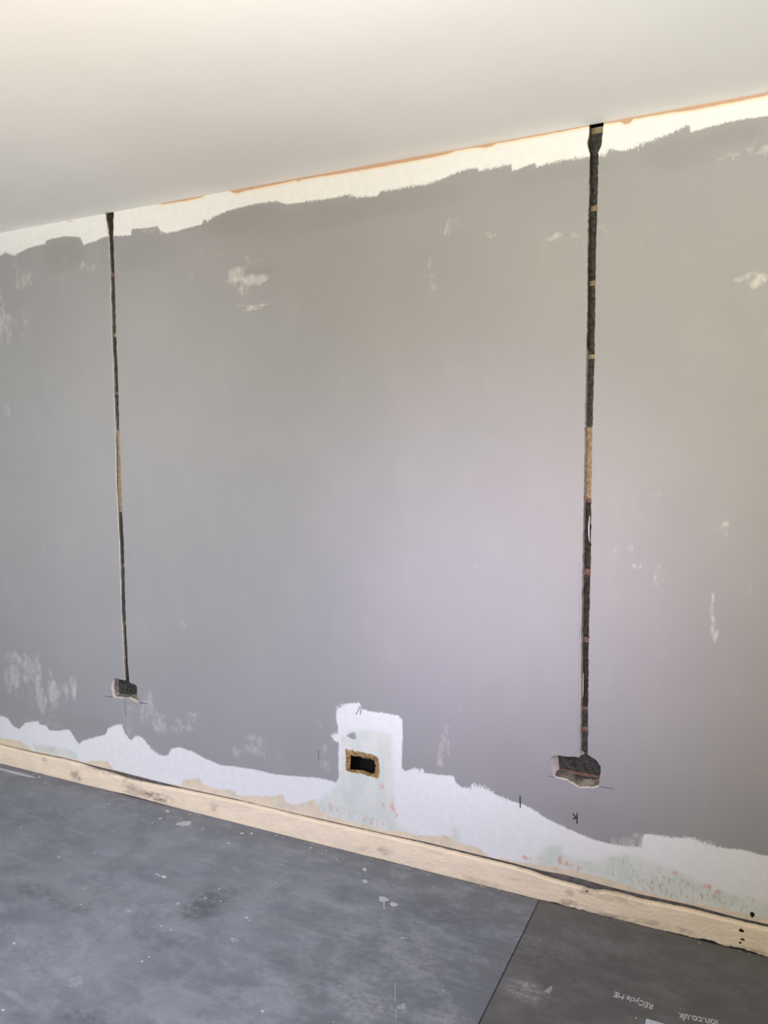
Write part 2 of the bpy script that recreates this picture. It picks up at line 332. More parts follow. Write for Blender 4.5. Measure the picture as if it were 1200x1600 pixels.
for poly, (i0, i1, j0, j1) in zip(holes, rects):
    ids = [j*nx+i for j in range(j0, j1+1) for i in range(i0, i1+1)]
    # leave out grid points very near the outline so no slivers appear
    P = V[ids]; dd = np.abs(sdf(poly, P))
    brd = np.array([(k // (i1-i0+1)) in (0, j1-j0) or (k % (i1-i0+1)) in (0, i1-i0) for k in range(len(ids))])
    ids = [q for q, d, b in zip(ids, dd, brd) if b or d > .0025]
    pos = {q: k for k, q in enumerate(ids)}
    pts = [Vector(Vl[q]) for q in ids]; n0 = len(pts)
    pts += [Vector(p) for p in poly]
    ed = [(n0+k, n0+(k+1) % len(poly)) for k in range(len(poly))]
    for j in range(j0, j1): ed += [(pos[j*nx+i0], pos[(j+1)*nx+i0]), (pos[j*nx+i1], pos[(j+1)*nx+i1])]
    for i in range(i0, i1): ed += [(pos[j0*nx+i], pos[j0*nx+i+1]), (pos[j1*nx+i], pos[j1*nx+i+1])]
    ov, oe, of, vo, eo, fo = geometry.delaunay_2d_cdt(pts, ed, [], 0, 1e-7)
    cen = np.array([sum((ov[k] for k in f), Vector((0, 0)))/len(f) for f in of])
    ins = sdf(poly, cen) > 0
    mp = {}
    for f, s in zip(of, ins):
        if s: continue
        g = []
        for k in f:
            if k not in mp:
                src = [q for q in vo[k] if q < n0]
                if src: mp[k] = ids[src[0]]
                else:
                    mp[k] = len(Vl); Vl.append([ov[k].x, min(ov[k].y, CEIL)])
            g.append(mp[k])
        faces.append(tuple(g))
V = np.array(Vl)
zg = zgap(V[:, 0]); low = V[:, 1] < zg
V[:, 1] = np.where(low, zg, V[:, 1])
faces = [f for f in faces if not all(low[k] for k in f)]
used = np.zeros(len(V), bool); used[[k for f in faces for k in f]] = True
re = np.cumsum(used)-1
faces = [tuple(int(re[k]) for k in f) for f in faces]; V = V[used]
V3 = np.c_[V[:, 0], np.zeros(len(V)), V[:, 1]]
wall = mesh('wall_back', V3, faces, M_wall); wall['kind'] = 'structure'
wall['label'] = 'plaster wall in rubbed grey paint with white and pale green edges'
me = wall.data
grey_poly = np.array([onwall(x, y) for x, y in GREY_TOP]+[onwall(x, y) for x, y in reversed(GREY_BOT)])
ext = [(XL-.5, grey_poly[0][1]-.02)]
grey_poly = np.vstack([[(XL-.5, grey_poly[0][1])], grey_poly[:len(GREY_TOP)], [(XR+.5, grey_poly[len(GREY_TOP)-1][1])], [(XR+.5, grey_poly[len(GREY_TOP)][1])], grey_poly[len(GREY_TOP):], [(XL-.5, grey_poly[-1][1])]])
P = V
def capped(polys):
    o = np.full(len(P), -.06)
    for q in polys: o = np.maximum(o, sdf_cap(wl(q), P))
    return o
g = np.clip(sdf(grey_poly, P), -.06, .06)
setattr_f(me, 'grey', g)
setattr_f(me, 'green', capped(GREENS))
ct = wl(CREAM_TOP); cpoly = np.vstack([[(XL-.5, ct[0][1])], ct, [(XR+.5, ct[-1][1])], [(XR+.5, -.1)], [(XL-.5, -.1)]])
setattr_f(me, 'cream', sdf_cap(cpoly, P))
# orange: signed height above the lower edge of the terracotta line
ox = []
for x, t in ORANGE_T:
    yc = 342+(x-120)*(143-342)/(1200-120)
    a = onwall(x, yc); b = onwall(x, yc+t); ox.append((a[0], a[1]-b[1] if t > 0 else -.012))
ox = np.array(ox)
th = np.interp(P[:, 0], ox[:, 0], ox[:, 1], left=-.02)
setattr_f(me, 'orange', np.clip(th-(CEIL-P[:, 1]), -.05, .05))
def blobs(lst, pts, conv):
    o = np.zeros(len(pts))
    for x, y, rx, ry, s in lst:
        c = np.array(conv(x, y)); r1 = abs(conv(x+rx, y)[0]-conv(x-rx, y)[0])/2; r2 = abs(conv(x, y+ry)[1]-conv(x, y-ry)[1])/2
        d = ((pts[:, 0]-c[0])/r1)**2+((pts[:, 1]-c[1])/r2)**2
        o = np.maximum(o, s*np.clip(1.6*(1.25-np.sqrt(d)), 0, 1))
    return o
WORN = [(28,432,22,22,.28),(105,400,14,24,.18),(135,420,14,14,.30),(100,440,12,22,.16),(380,440,33,16,.50),(388,479,33,7,.45),(300,430,60,9,.14),(330,398,90,8,.12),(395,405,22,8,.22),(700,357,22,14,.26),(675,430,16,24,.26),(768,366,10,6,.35),(880,372,28,10,.28),(905,385,12,14,.25),(945,365,8,18,.25),(1178,433,27,13,.52),(1190,236,26,9,.38),(1140,246,18,7,.30),(1170,222,22,10,.2),(5,510,14,46,.34),(38,505,14,22,.24),(10,640,9,16,.24),(20,1050,24,44,.30),(62,1062,22,54,.36),(100,1085,22,32,.44),(60,1120,60,14,.2),(245,1108,30,32,.30),(205,1120,12,24,.22),(295,1130,32,18,.26),(400,1168,42,18,.30),(425,1180,30,10,.2),(375,1085,10,10,.12),(335,1080,10,10,.1),(285,975,6,14,.22),(690,1158,12,34,.34),(718,1098,4,12,.26),(505,1190,12,20,.26),(500,1130,8,14,.18),(985,862,6,22,.26),(963,870,6,16,.28),(995,885,8,6,.28),(1030,895,10,26,.26),(1027,775,10,7,.26),(1128,826,13,12,.34),(1112,960,5,28,.5),(1118,990,4,12,.4),(1180,925,14,16,.2),(1075,380,10,10,.16),(1160,545,15,12,.1),(935,1010,4,40,.1),(600,870,7,12,.16),(330,830,8,8,.14),(230,665,16,8,.12),(685,730,10,12,.13),(740,885,8,5,.18),(800,970,8,14,.14),(855,965,14,10,.13),(975,1325,34,16,.38),(1000,1308,20,10,.45),(930,1320,22,10,.22),(1070,1312,16,8,.35),(1110,1318,16,8,.3),(230,357,24,8,.30),(255,360,12,7,.5),(940,1040,12,60,.05),(150,400,12,16,.16)]
rb = random.Random(3); frag = []
for x, y, rx, ry, s_ in WORN:      # each rubbed place breaks up into overlapping brushy fragments
    for q in range(9):
        a = rb.uniform(0, 6.28); r = rb.uniform(.15, .95)
        frag.append((x+rx*r*math.cos(a), y+ry*r*math.sin(a), max(rx*rb.uniform(.16, .5), 2.2), max(ry*rb.uniform(.25, .7), 2.2), s_*rb.uniform(.45, 1.15)))
setattr_f(me, 'wear_and_shade', blobs(frag, P, onwall))
DRY = [(640,292,50,10,.7),(555,305,24,8,.8),(500,312,30,7,.4),(720,268,22,10,.4),(770,260,30,8,.7),(880,250,45,8,.8),(950,238,14,14,.9),(1010,226,34,16,1),(1055,208,26,14,.5),(12,397,14,8,.9),(330,343,14,7,.6),(750,1234,24,14,1),(785,1248,14,8,.7),(655,1204,10,7,.9),(985,1314,26,14,.7),(1040,1306,24,6,.5),(1105,1316,30,8,.8),(205,1146,24,18,.45),(245,1172,22,10,.6),(30,1132,16,8,.5),(524,1150,10,12,.9),(535,1104,14,8,.8),(430,315,24,6,.5)]
setattr_f(me, 'dry', blobs(DRY, P, onwall))
BAND = [(100,400,34,28,.7),(380,345,60,20,.75),(480,345,120,22,.5),(620,315,110,22,.45),(1060,240,60,26,.5),(1140,215,50,16,.5),(880,270,90,14,.3),(230,400,50,22,.35),(400,425,46,7,.5),(905,1270,50,22,.25),(130,1130,50,14,.4),(470,1160,34,40,.15)]
setattr_f(me, 'band', blobs(BAND, P, onwall))
PINK = [(596,1230,6,7,.62),(516,1260,5,12,.62),(527,1262,5,10,.45),(600,1262,6,12,.50),(612,1260,5,16,.6),(618,1272,5,10,.55),(545,1268,5,12,.4),(580,1284,26,8,.45),(697,1309,10,4,.85),(823,1341,10,5,.75),(846,1340,4,6,.6),(875,1343,6,10,.75),(888,1350,10,6,.7),(905,1358,8,5,.7),(995,1368,7,5,.5),(1016,1386,5,5,.7),(1056,1364,9,5,.7),(1106,1384,10,6,.75),(1120,1393,8,5,.6),(1172,1404,14,4,.6),(532,1212,5,12,.42),(478,1255,12,4,.5),(440,1243,5,5,.5),(82,1170,5,4,.6),(1130,1402,20,5,.45),(60,352,30,3,.4),(110,345,16,3,.5)]
setattr_f(me, 'pink', blobs(PINK, P, onwall))
SPECK = [(1040,1385,70,26,.9),(1130,1406,60,14,.9),(970,1360,30,22,.7),(560,1276,60,10,.8),(920,1352,30,10,.4),(75,1170,30,8,.7),(480,1262,30,8,.5)]
setattr_f(me, 'speck', blobs(SPECK, P, onwall))
TOP = [(100,375,130,22,.9),(300,330,80,16,.5),(600,280,160,14,.6),(880,230,50,10,.4)]
setattr_f(me, 'top', blobs(TOP, P, onwall))

# masonry behind the missing plaster along the foot of the wall
box('masonry_footing', (XL, .006, 0), (XR, .05, .20), M_gap, wall)

# ------------------------------------------------------------------ the chases
def depth_ring(poly, back, name, mat, parent, nrings=4, bias=None):
    """side walls between the outline at y=0 and the (inset) outline at the back"""
    n = len(poly); V = []; dp = []; Fs = []
    for r in range(nrings+1):
        t = r/nrings
        for k in range(n):
            p = poly[k]*(1-t)+back[k][0]*t
            y = back[k][1]*t
            if 0 < r < nrings: p = p+rng.normal(0, .0006, 2)
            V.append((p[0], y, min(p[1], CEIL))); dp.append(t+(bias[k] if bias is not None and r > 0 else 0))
    for r in range(nrings):
        for k in range(n):
            a = r*n+k; b = r*n+(k+1) % n
            Fs.append((a, b, b+n, a+n))
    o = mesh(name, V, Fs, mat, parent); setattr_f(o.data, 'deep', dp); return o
def inset(poly, cfg):
    """cfg(p, inward normal) -> (x, z, depth)"""
    out = []; n = len(poly); area2 = sum(poly[k][0]*poly[(k+1) % n][1]-poly[(k+1) % n][0]*poly[k][1] for k in range(n))
    sg = 1 if area2 > 0 else -1
    for k in range(n):
        t = poly[(k+2) % n]-poly[k-2]; t = t/max(np.linalg.norm(t), 1e-9)
        out.append((lambda r: (np.array(r[:2]), r[2]))(cfg(poly[k], sg*np.array([-t[1], t[0]]))))
    return out

def patch(name, x0, x1, z0, z1, y, mat, parent, rough=.0022, label=None, tilt=0):
    """a rough block of masonry face: subdivided, uneven, with thickness"""
    nxp = max(2, int((x1-x0)/.007)+1); nzp = max(2, int((z1-z0)/.007)+1)
    V = []; Fs = []
    for j in range(nzp):
        for i in range(nxp):
            V.append((x0+(x1-x0)*i/(nxp-1), y+rng.uniform(-rough, rough*.4)+tilt*j/(nzp-1), z0+(z1-z0)*j/(nzp-1)))
    for j in range(nzp-1):
        for i in range(nxp-1):
            a = j*nxp+i; Fs.append((a, a+1, a+nxp+1, a+nxp))
    n0 = len(V); rim = [i for i in range(nxp)]+[j*nxp+nxp-1 for j in range(1, nzp)]+[(nzp-1)*nxp+i for i in range(nxp-2, -1, -1)]+[j*nxp for j in range(nzp-2, 0, -1)]
    for r in rim: V.append((V[r][0], y+.02, V[r][2]))
    for k in range(len(rim)):
        k2 = (k+1) % len(rim); Fs.append((rim[k2], rim[k], n0+k, n0+k2))
    Fs.append(tuple(n0+k for k in range(len(rim))))
    o = mesh(name, V, Fs, mat, parent)
    if label: o['label'] = label
    return o

def zat(px, py, Y): return onwall(px, py, Y)[1]
# right chase
RD, RBD = .026, .036
zb = onwall(912, 1181)[1]
def cfgR(p, nrm):
    if p[1] > zb+.004: return (p[0]+nrm[0]*.0015, p[1], RD)
    dx = .0155 if nrm[0] > .6 else (.003 if nrm[0] < -.5 else .003)
    dz = .016 if (nrm[1] > .5) else .003
    return (p[0]+nrm[0]*dx, p[1]+nrm[1]*dz, RBD)
insR = inset(right_poly, cfgR)
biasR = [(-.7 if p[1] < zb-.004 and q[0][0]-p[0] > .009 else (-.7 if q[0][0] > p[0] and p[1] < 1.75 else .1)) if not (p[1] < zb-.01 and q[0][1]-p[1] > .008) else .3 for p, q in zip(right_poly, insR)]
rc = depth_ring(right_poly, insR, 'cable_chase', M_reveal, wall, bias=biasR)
rc['label'] = 'wide chase cut from ceiling to double box recess on the right, dark block showing'
def course(bands, cx, Y, blockmats, parent, zlow, halfw):
    """stack masonry pieces from the ceiling down. bands: (px_y0, px_y1, material)"""
    zs = []
    for y0, y1, m, lab in bands: zs.append((zat(cx(y0), y0, Y), zat(cx(y1), y1, Y), m, lab))
    cur = CEIL
    q = 0
    for a, b, m, lab in zs:
        if cur-a > .002:
            xm = parent_x(parent, (cur+a)/2); xa = parent_x(parent, cur); xb = parent_x(parent, a)
            patch('block', min(xa, xb)-halfw, max(xa, xb)+halfw, a, cur, Y, blockmats[q % len(blockmats)], parent); q += 1
        xm = parent_x(parent, (a+b)/2)
        patch('mortar_joint' if lab is None else 'block', xm-halfw, xm+halfw, b, a, Y+(.002 if lab is None else -.001), m, parent, .0012, lab)
        cur = b
    xa = parent_x(parent, cur); xb = parent_x(parent, zlow)
    patch('block', min(xa, xb)-halfw, max(xa, xb)+halfw, zlow, cur, Y, blockmats[q % len(blockmats)], parent)
axis = {}
def parent_x(o, z):
    a = axis[o.name]; return np.interp(z, a[:, 1], a[:, 0])
axis[rc.name] = np.array(sorted([((onwall(l[1], l[0])[0]+onwall(np.interp(l[0], [r[0] for r in RC_R], [r[1] for r in RC_R]), l[0])[0])/2, onwall(l[1], l[0])[1]) for l in RC_L], key=lambda t: t[1]))
axis[rc.name][:, 1].sort()
bandsR = [(201,211,M_mortar,None),(322,331,M_mortar,None),(439,447,M_mortar,None),(554,561,M_mortar,None),(667,779,M_tanblock,'sandy tan block showing among the dark ones'),(779,785,M_mortarb,None),(889,898,M_mortarb,None),(996,1004,M_mortarb,None),(1105,1111,M_mortarb,None),(1136,1144,M_mortarb,None)]
course(bandsR, lambda y: 920, RD, [M_block, M_block, M_block, M_block, M_blockb, M_blockb, M_blockb], rc, zb-.002, .024)
# box back
x0, z0 = onwall(862, 1226); x1, z1 = onwall(938, 1182)
xa = onwall(858, 1200)[0]; xb = onwall(942, 1200)[0]; za = onwall(905, 1234)[1]-.004
zm1 = onwall(900, 1205, RBD)[1]
patch('block', xa, xb, zm1, zb+.002, RBD, M_block, rc, .003)
patch('mortar_joint', xa, xb, zm1-.010, zm1, RBD-.001, M_mortarb, rc, .002, 'reddish brown mortar joint across the box recess')
patch('block', xa, xb, za, zm1-.010, RBD, M_block, rc, .003)
# pale slivers standing proud in the chase
def sliver(p, w, Y, mat, parent, name='plaster_sliver', label=None):
    V = []; Fs = []; n = len(p)
    for k, (x, z) in enumerate(p):
        ww = w*math.sin(math.pi*(k+.35)/(n-.3))**.6
        for dy in (0, .002): V += [(x-ww/2, Y+dy, z), (x+ww/2, Y+dy, z)]
    for k in range(n-1):
        a = 4*k; b = a+4
        Fs += [(a, a+1, b+1, b), (a+2, b+2, b+3, a+3), (a, b, b+2, a+2), (a+1, a+3, b+3, b+1)]
    Fs += [(0, 2, 3, 1), (4*n-4, 4*n-3, 4*n-1, 4*n-2)]
    o = mesh(name, V, Fs, mat, parent)
    if label: o['label'] = label
    return o
sliver([onwall(x, y, .014) for x, y in [(921.3,806),(920.6,815),(920.0,825),(920.2,835),(920.8,846)]], .0034, .014, M_flake, rc, label='thin white sliver curving inside the chase')
sliver([onwall(x, y, .012) for x, y in [(911.5,1052),(911.2,1065),(911.0,1078),(911.0,1088)]], .0028, .012, M_crumb, rc)
# left chase
LD, LBD = .0125, .036
zl = onwall(198, 1065)[1]
def cfgL(p, nrm):
    if p[1] > zl+.004: return (p[0]+nrm[0]*.001, p[1], LD)
    return (p[0]+nrm[0]*.004, p[1]+nrm[1]*.008, LBD)
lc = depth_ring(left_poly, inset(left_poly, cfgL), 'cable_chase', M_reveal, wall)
lc['label'] = 'narrow chase cut from ceiling to small box recess on the left'
LRi = lambda y: np.interp(y, [r[0] for r in LC_R], [r[1] for r in LC_R])
axis[lc.name] = np.array(sorted([((onwall(l[1], l[0])[0]+onwall(LRi(l[0]), l[0])[0])/2, onwall(l[1], l[0])[1]) for l in LC_L], key=lambda t: t[1]))
bandsL = [(425,432,M_mortarb,None),(520,526,M_mortar,None),(612,617,M_mortarb,None),(672,800,M_tanblock,'sandy tan block showing among the dark ones'),(880,885,M_mortarb,None),(970,975,M_mortarb,None)]
course(bandsL, lambda y: 185, LD, [M_blockb, M_block], lc, zl-.002, .022)
xa = onwall(171, 1075)[0]; xb = onwall(220, 1075)[0]; za = onwall(217, 1100)[1]-.006
patch('block', xa-.01, xb+.01, za, zl+.004, LBD, M_block, lc, .003)

# socket cut-out in the pale green patch
sn = len(sock_poly)
inner = []
ang_in = np.arctan2(sock_in[:, 1]-sock_in[:, 1].mean(), sock_in[:, 0]-sock_in[:, 0].mean())
def seg_hit(c, d, poly):
    best = None
    for i in range(len(poly)):
        a = poly[i]-c; b = poly[(i+1) % len(poly)]-c; e = b-a; den = d[0]*e[1]-d[1]*e[0]
        if abs(den) < 1e-12: continue
        t = (a[0]*e[1]-a[1]*e[0])/den; u = (a[0]*d[1]-a[1]*d[0])/den
        if t > 0 and -1e-9 <= u <= 1+1e-9: best = t if best is None else min(best, t)
    return c+d*(best or .03)
cs = sock_in.mean(0)
for p in sock_poly:
    d = p-cs; inner.append(seg_hit(cs, d/np.linalg.norm(d), sock_in))
V = []; Fs = []
for t, yy in ((0, 0), (.45, .002), (1, .012)):
    for p, q in zip(sock_poly, inner):
        r = p*(1-t)+q*t+(rng.normal(0, .0014, 2) if t > 0 else 0); V.append((r[0], yy+(rng.uniform(-.003, .002) if 0 < t < 1 else 0)*1.0 + (.002 if 0 < t < 1 else 0), r[1]))
for yy in (.018,):
    for q in inner: V.append((q[0], yy, q[1]))
for r in range(3):
    for k in range(sn):
        a = r*sn+k; b = r*sn+(k+1) % sn; Fs.append((a, b, b+sn, a+sn))
so = mesh('socket_cutout', V, Fs, M_edge, wall); so['label'] = 'rectangular hole with torn tan edges in the pale green patch'
bx0, bx1 = sock_in[:, 0].min()-.02, sock_in[:, 0].max()+.02; bz0, bz1 = sock_in[:, 1].min()-.06, sock_in[:, 1].max()+.015
mesh('cavity', [(bx0,.018,bz0),(bx1,.018,bz0),(bx1,.018,bz1),(bx0,.018,bz1),(bx0,.13,bz0),(bx1,.13,bz0),(bx1,.13,bz1),(bx0,.13,bz1)],
     [(0,1,5,4),(1,2,6,5),(2,3,7,6),(3,0,4,7),(4,5,6,7)], M_void, so)

# marker and pencil marks on the wall
def stroke(pts, w, mat, parent, name, label=None, Y=0.0):
    ps = [np.array(onwall(x, y, 0)) for x, y in pts]; V = []; Fs = []
    for k, p in enumerate(ps):
        t = ps[min(k+1, len(ps)-1)]-ps[max(k-1, 0)]; t = t/np.linalg.norm(t); nn = np.array([-t[1], t[0]])*w/2
        for q in (p-nn, p+nn): V.append((q[0], -.0004, q[1]))
        for q in (p-nn, p+nn): V.append((q[0], .0003, q[1]))
    for k in range(len(ps)-1):
        a = 4*k; b = a+4; Fs += [(a, a+1, b+1, b), (a, b, b+2, a+2), (a+1, a+3, b+3, b+1), (a+2, b+2, b+3, a+3)]
    Fs += [(0, 2, 3, 1), (4*len(ps)-4, 4*len(ps)-3, 4*len(ps)-1, 4*len(ps)-2)]
    return V, Fs
def marks(name, strokes, w, mat, label):
    V = []; Fs = []
    for s in strokes:
        v, f = stroke(s, w, mat, wall, name); n = len(V); V += v; Fs += [tuple(i+n for i in q) for q in f]
    o = mesh(name, V, Fs, mat, wall); o['label'] = label; return o
marks('marker_mark', [[(902,1270),(901.6,1278),(901.6,1287)],[(895,1271),(898,1275),(901,1278)],[(895.5,1280),(898.5,1278.5),(901.5,1277)]], .0042, M_ink, 'black marker arrow under the right box recess')
marks('marker_mark', [[(812.5,1243),(812.8,1252),(813,1262)]], .0042, M_ink, 'short black marker tick at the edge of the white primer')
marks('pencil_mark', [[(498,1172),(498.2,1180),(498,1189)]], .003, M_pencil, 'short dark upright tick left of the socket hole')
marks('pencil_mark', [[(936,1228.5),(946,1230.5),(957.5,1232.5)]], .0028, M_pencil, 'pencil line right of the right box recess')
marks('pencil_mark', [[(856.5,1213),(861,1213),(866,1214)]], .0028, M_pencil, 'pencil line left of the right box recess')
marks('pencil_mark', [[(164.5,1087.5),(170,1088.5),(176,1088.5)]], .004, M_pencil, 'pencil line left of the left box recess')
marks('pencil_mark', [[(217,1097.5),(223,1098.5),(230,1100)]], .004, M_pencil, 'pencil line right of the left box recess')
marks('pencil_mark', [[(195,1093),(195.5,1106),(196.5,1120)]], .003, M_pencil, 'faint upright pencil line under the left box recess')
marks('pencil_mark', [[(556,1117),(560,1110),(562,1104)],[(563,1117),(564,1110),(564.5,1104)]], .003, M_pencil, 'grey scribble at the top of the pale green patch')
M_faint = plain('faint_pencil', (.20, .20, .21), (.26, .26, .26), 120, .7, lo=.4, hi=.6)
marks('pencil_mark', [[(906.2,880),(905.6,960),(904.6,1040),(903.8,1110),(903.6,1176)]], .0016, M_faint, 'faint long pencil line beside the right chase')
# grey triangular smudge of paint
tri = wl([(541,1149.5),(546,1146.5),(552,1144),(555,1144.5),(556,1149),(556,1155),(552.5,1155.5),(547,1153)])
n = len(tri)
V = [(x, -.0006, z) for x, z in tri]+[(x, .0004, z) for x, z in tri]
M_greydab = plain('grey_paint_dab', (.30, .30, .30), (.36, .36, .36), 60)
o = mesh('paint_dab', V, [tuple(range(n))]+[(k, (k+1) % n, n+(k+1) % n, n+k) for k in range(n)], M_greydab, wall); o['label'] = 'grey triangular dab of paint above the socket hole'
# a nail hole in the wall above the skirting
def pit(px, py, rx, rz, Y, parent, name='nail_hole'):
    c = onwall(px, py, Y); V = []; m = 12
    for r, yy in ((1, .0002), (.7, -.0010)):
        for k in range(m):
            a = 2*math.pi*k/m; jt = 1+.09*math.sin(3*a+px)+.1*math.sin(5*a)
            V.append((c[0]+rx*r*jt*math.cos(a), Y+yy, c[1]+rz*r*jt*math.sin(a)))
    Fs = [(k, (k+1) % m, m+(k+1) % m, m+k) for k in range(m)]+[tuple(m+k for k in range(m))]
    return mesh(name, V, Fs, M_void, parent)  # raised dark patch; the shade of a hole is its colour
pit(1175.5, 1429, .0065, .009, 0, wall)

# ------------------------------------------------------------------ skirting board
BY, BB = -.017, -.0006
xs = []; 
pxs = list(np.arange(-60, 1331, 4))
V = []; sm = []
SM = [(120,1213,8,8,.7),(70,1187,4,4,.5),(115,1209,5,5,.6),(210,1236,20,8,.55),(245,1245,25,7,.85),(200,1225,10,10,.5),(335,1262,7,8,.4),(160,1204,30,5,.5),(600,1330,14,8,.4),(570,1326,20,5,.35),(570,1290,6,3,.3),(890,1412,16,6,.7),(915,1393,12,5,.5),(960,1400,50,10,.35),(890,1395,8,5,.4),(950,1432,40,5,.7),(1030,1445,60,6,.45),(995,1452,30,4,.5),(800,1373,14,3,.3),(1035,1411,16,4,.35),(740,1375,40,4,.35),(1180,1487,30,5,.5)]
cols = 0
for px in pxs:
    bt = onwall(px, yline(GAP_BOT, px), BB); x = bt[0]
    bb = onwall(px, yline(BASE_BOT, px), BY); zbt = max(bb[1], .0005)+ (rng.normal(0, .0012) if px > 850 else rng.normal(0, .0004))
    zbt = max(zbt, .0003)
    zt = bt[1]+rng.normal(0, .0005)
    x2 = onwall(px, yline(BASE_BOT, px), BY)[0]
    prof = [(BB, 0.0), (BY+.002, max(zbt-.001, .0002)), (BY, zbt+.001)]
    for k in range(1, 10): prof.append((BY+rng.normal(0, .0003), zbt+(zt-.006-zbt)*k/10))
    prof += [(BY, zt-.006), (BY+.002, zt-.002), (BY+.005, zt-.0003), (BB, zt)]
    for yy, zz in prof: V.append((x, yy, zz))
    cols += 1
np_ = len(prof); Fs = []
for c_ in range(cols-1):
    for k in range(np_-1):
        a = c_*np_+k; Fs.append((a, a+np_, a+np_+1, a+1))
    a = c_*np_; Fs.append((a, a+np_-1, a+2*np_-1, a+np_))
Fs += [tuple(range(np_)), tuple((cols-1)*np_+k for k in range(np_-1, -1, -1))]
base = mesh('baseboard_back', V, Fs, M_board); base['kind'] = 'structure'
base['label'] = 'low cream painted skirting board with chipped edges'
PV = np.array([(v[0], v[2]) for v in V])
setattr_f(base.data, 'smudge', blobs(SM, PV, lambda x, y: onwall(x, y, BY)))
for q in [(1158.5,1454,.0075,.0055),(1160.5,1468,.0065,.0032),(1156.5,1473,.0038,.003),(917,1392.5,.004,.0028)]: pit(*q, BY-.0002, base)

# ------------------------------------------------------------------ shell: floor, ceiling, other walls, window
M_fl = M_floor
floor = box('floor', (XL, RY, -.10), (XR, .016, 0), M_fl); floor['kind'] = 'structure'
ceil = box('ceiling', (XL, RY, CEIL), (XR, .12, CEIL+.10), M_ceil); ceil['kind'] = 'structure'
w = box('wall_left', (XL-.12, RY, 0), (XL, .05, CEIL), M_plain_wall); w['kind'] = 'structure'
w = box('wall_right', (XR, RY, 0), (XR+.12, .05, CEIL), M_plain_wall); w['kind'] = 'structure'
def rear():
    V = []; Fs = []
    xs_ = [XL, WX0, WX1, XR]; zs_ = [0, WZ0, WZ1, CEIL]
    for y in (RY, RY-.28):
        for z in zs_:
            for x in xs_: V.append((x, y, z))
    for s in (0, 16):
        for j in range(3):
            for i in range(3):
                if i == 1 and j == 1: continue
                a = s+j*4+i; Fs.append((a, a+1, a+5, a+4))
    h = [5, 6, 10, 9]
    for k in range(4): a, b = h[k], h[(k+1) % 4]; Fs.append((a, b, b+16, a+16))
    return mesh('wall_rear', V, Fs, M_plain_wall)
w = rear(); w['kind'] = 'structure'
win = bpy.data.objects.new('window_1', None); C.objects.link(win); win.location = (0, 0, 0); win['kind'] = 'structure'
def bar(a, b): return box('window_frame', a, b, M_frame, win)
yf0, yf1 = RY-.20, RY-.14
bar((WX0, yf0, WZ0), (WX0+.06, yf1, WZ1)); bar((WX1-.06, yf0, WZ0), (WX1, yf1, WZ1))
bar((WX0+.06, yf0, WZ0), (WX1-.06, yf1, WZ0+.06)); bar((WX0+.06, yf0, WZ1-.06), (WX1-.06, yf1, WZ1))
bar(((WX0+WX1)/2-.03, yf0, WZ0+.06), ((WX0+WX1)/2+.03, yf1, WZ1-.06))
kg = NT('window_glass', .0); kg.b.inputs['Transmission Weight'].default_value = 1; kg.b.inputs['IOR'].default_value = 1.45
kg.color(kg.mix(kg.noise(2), (.96, .98, .97), (.99, 1, 1)))
for s in (0, 1):
    xa = WX0+.06 if s == 0 else (WX0+WX1)/2+.03; xb = (WX0+WX1)/2-.03 if s == 0 else WX1-.06
    box('pane', (xa, yf0+.028, WZ0+.06), (xb, yf0+.032, WZ1-.06), kg.m, win)

# ------------------------------------------------------------------ floor protection boards
TH = .003
seam_a = np.array(onfloor(842, 1408, TH)); seam_b = np.array(onfloor(748, 1600, TH))
sd = (seam_b-seam_a)/(seam_b-seam_a)[1]
def seam_x(y): return seam_a[0]+sd[0]*(y-seam_a[1])
DUSTF = [(118,1533,13,10,.0),(200,1420,120,50,.25),(90,1500,110,60,.30),(560,1440,60,30,.25),(640,1500,70,50,.35),(570,1570,60,30,.55),(300,1556,60,5,.45),(700,1590,40,20,.5),(660,1460,30,10,.3),(420,1560,40,30,.3),(820,1548,40,18,.55),(850,1480,60,24,.2),(30,1380,30,15,.3),(960,1480,90,14,.2),(420,1400,50,12,.25),(630,1470,40,6,.3),(640,1390,30,8,.1),(900,1450,60,12,.15)]
SCUFF = [(320,1415,40,30,.75),(345,1395,30,14,.5),(295,1432,14,8,.7),(250,1470,60,20,.35),(60,1395,60,16,.5),(130,1590,60,20,.6),(30,1590,30,14,.4),(690,1425,70,20,.35),(450,1500,60,16,.25),(850,1500,40,24,.3),(590,1500,40,12,.25),(270,1503,4,3,1),(195,1395,6,3,.8),(560,1395,80,20,.25),(120,1420,40,12,.3)]
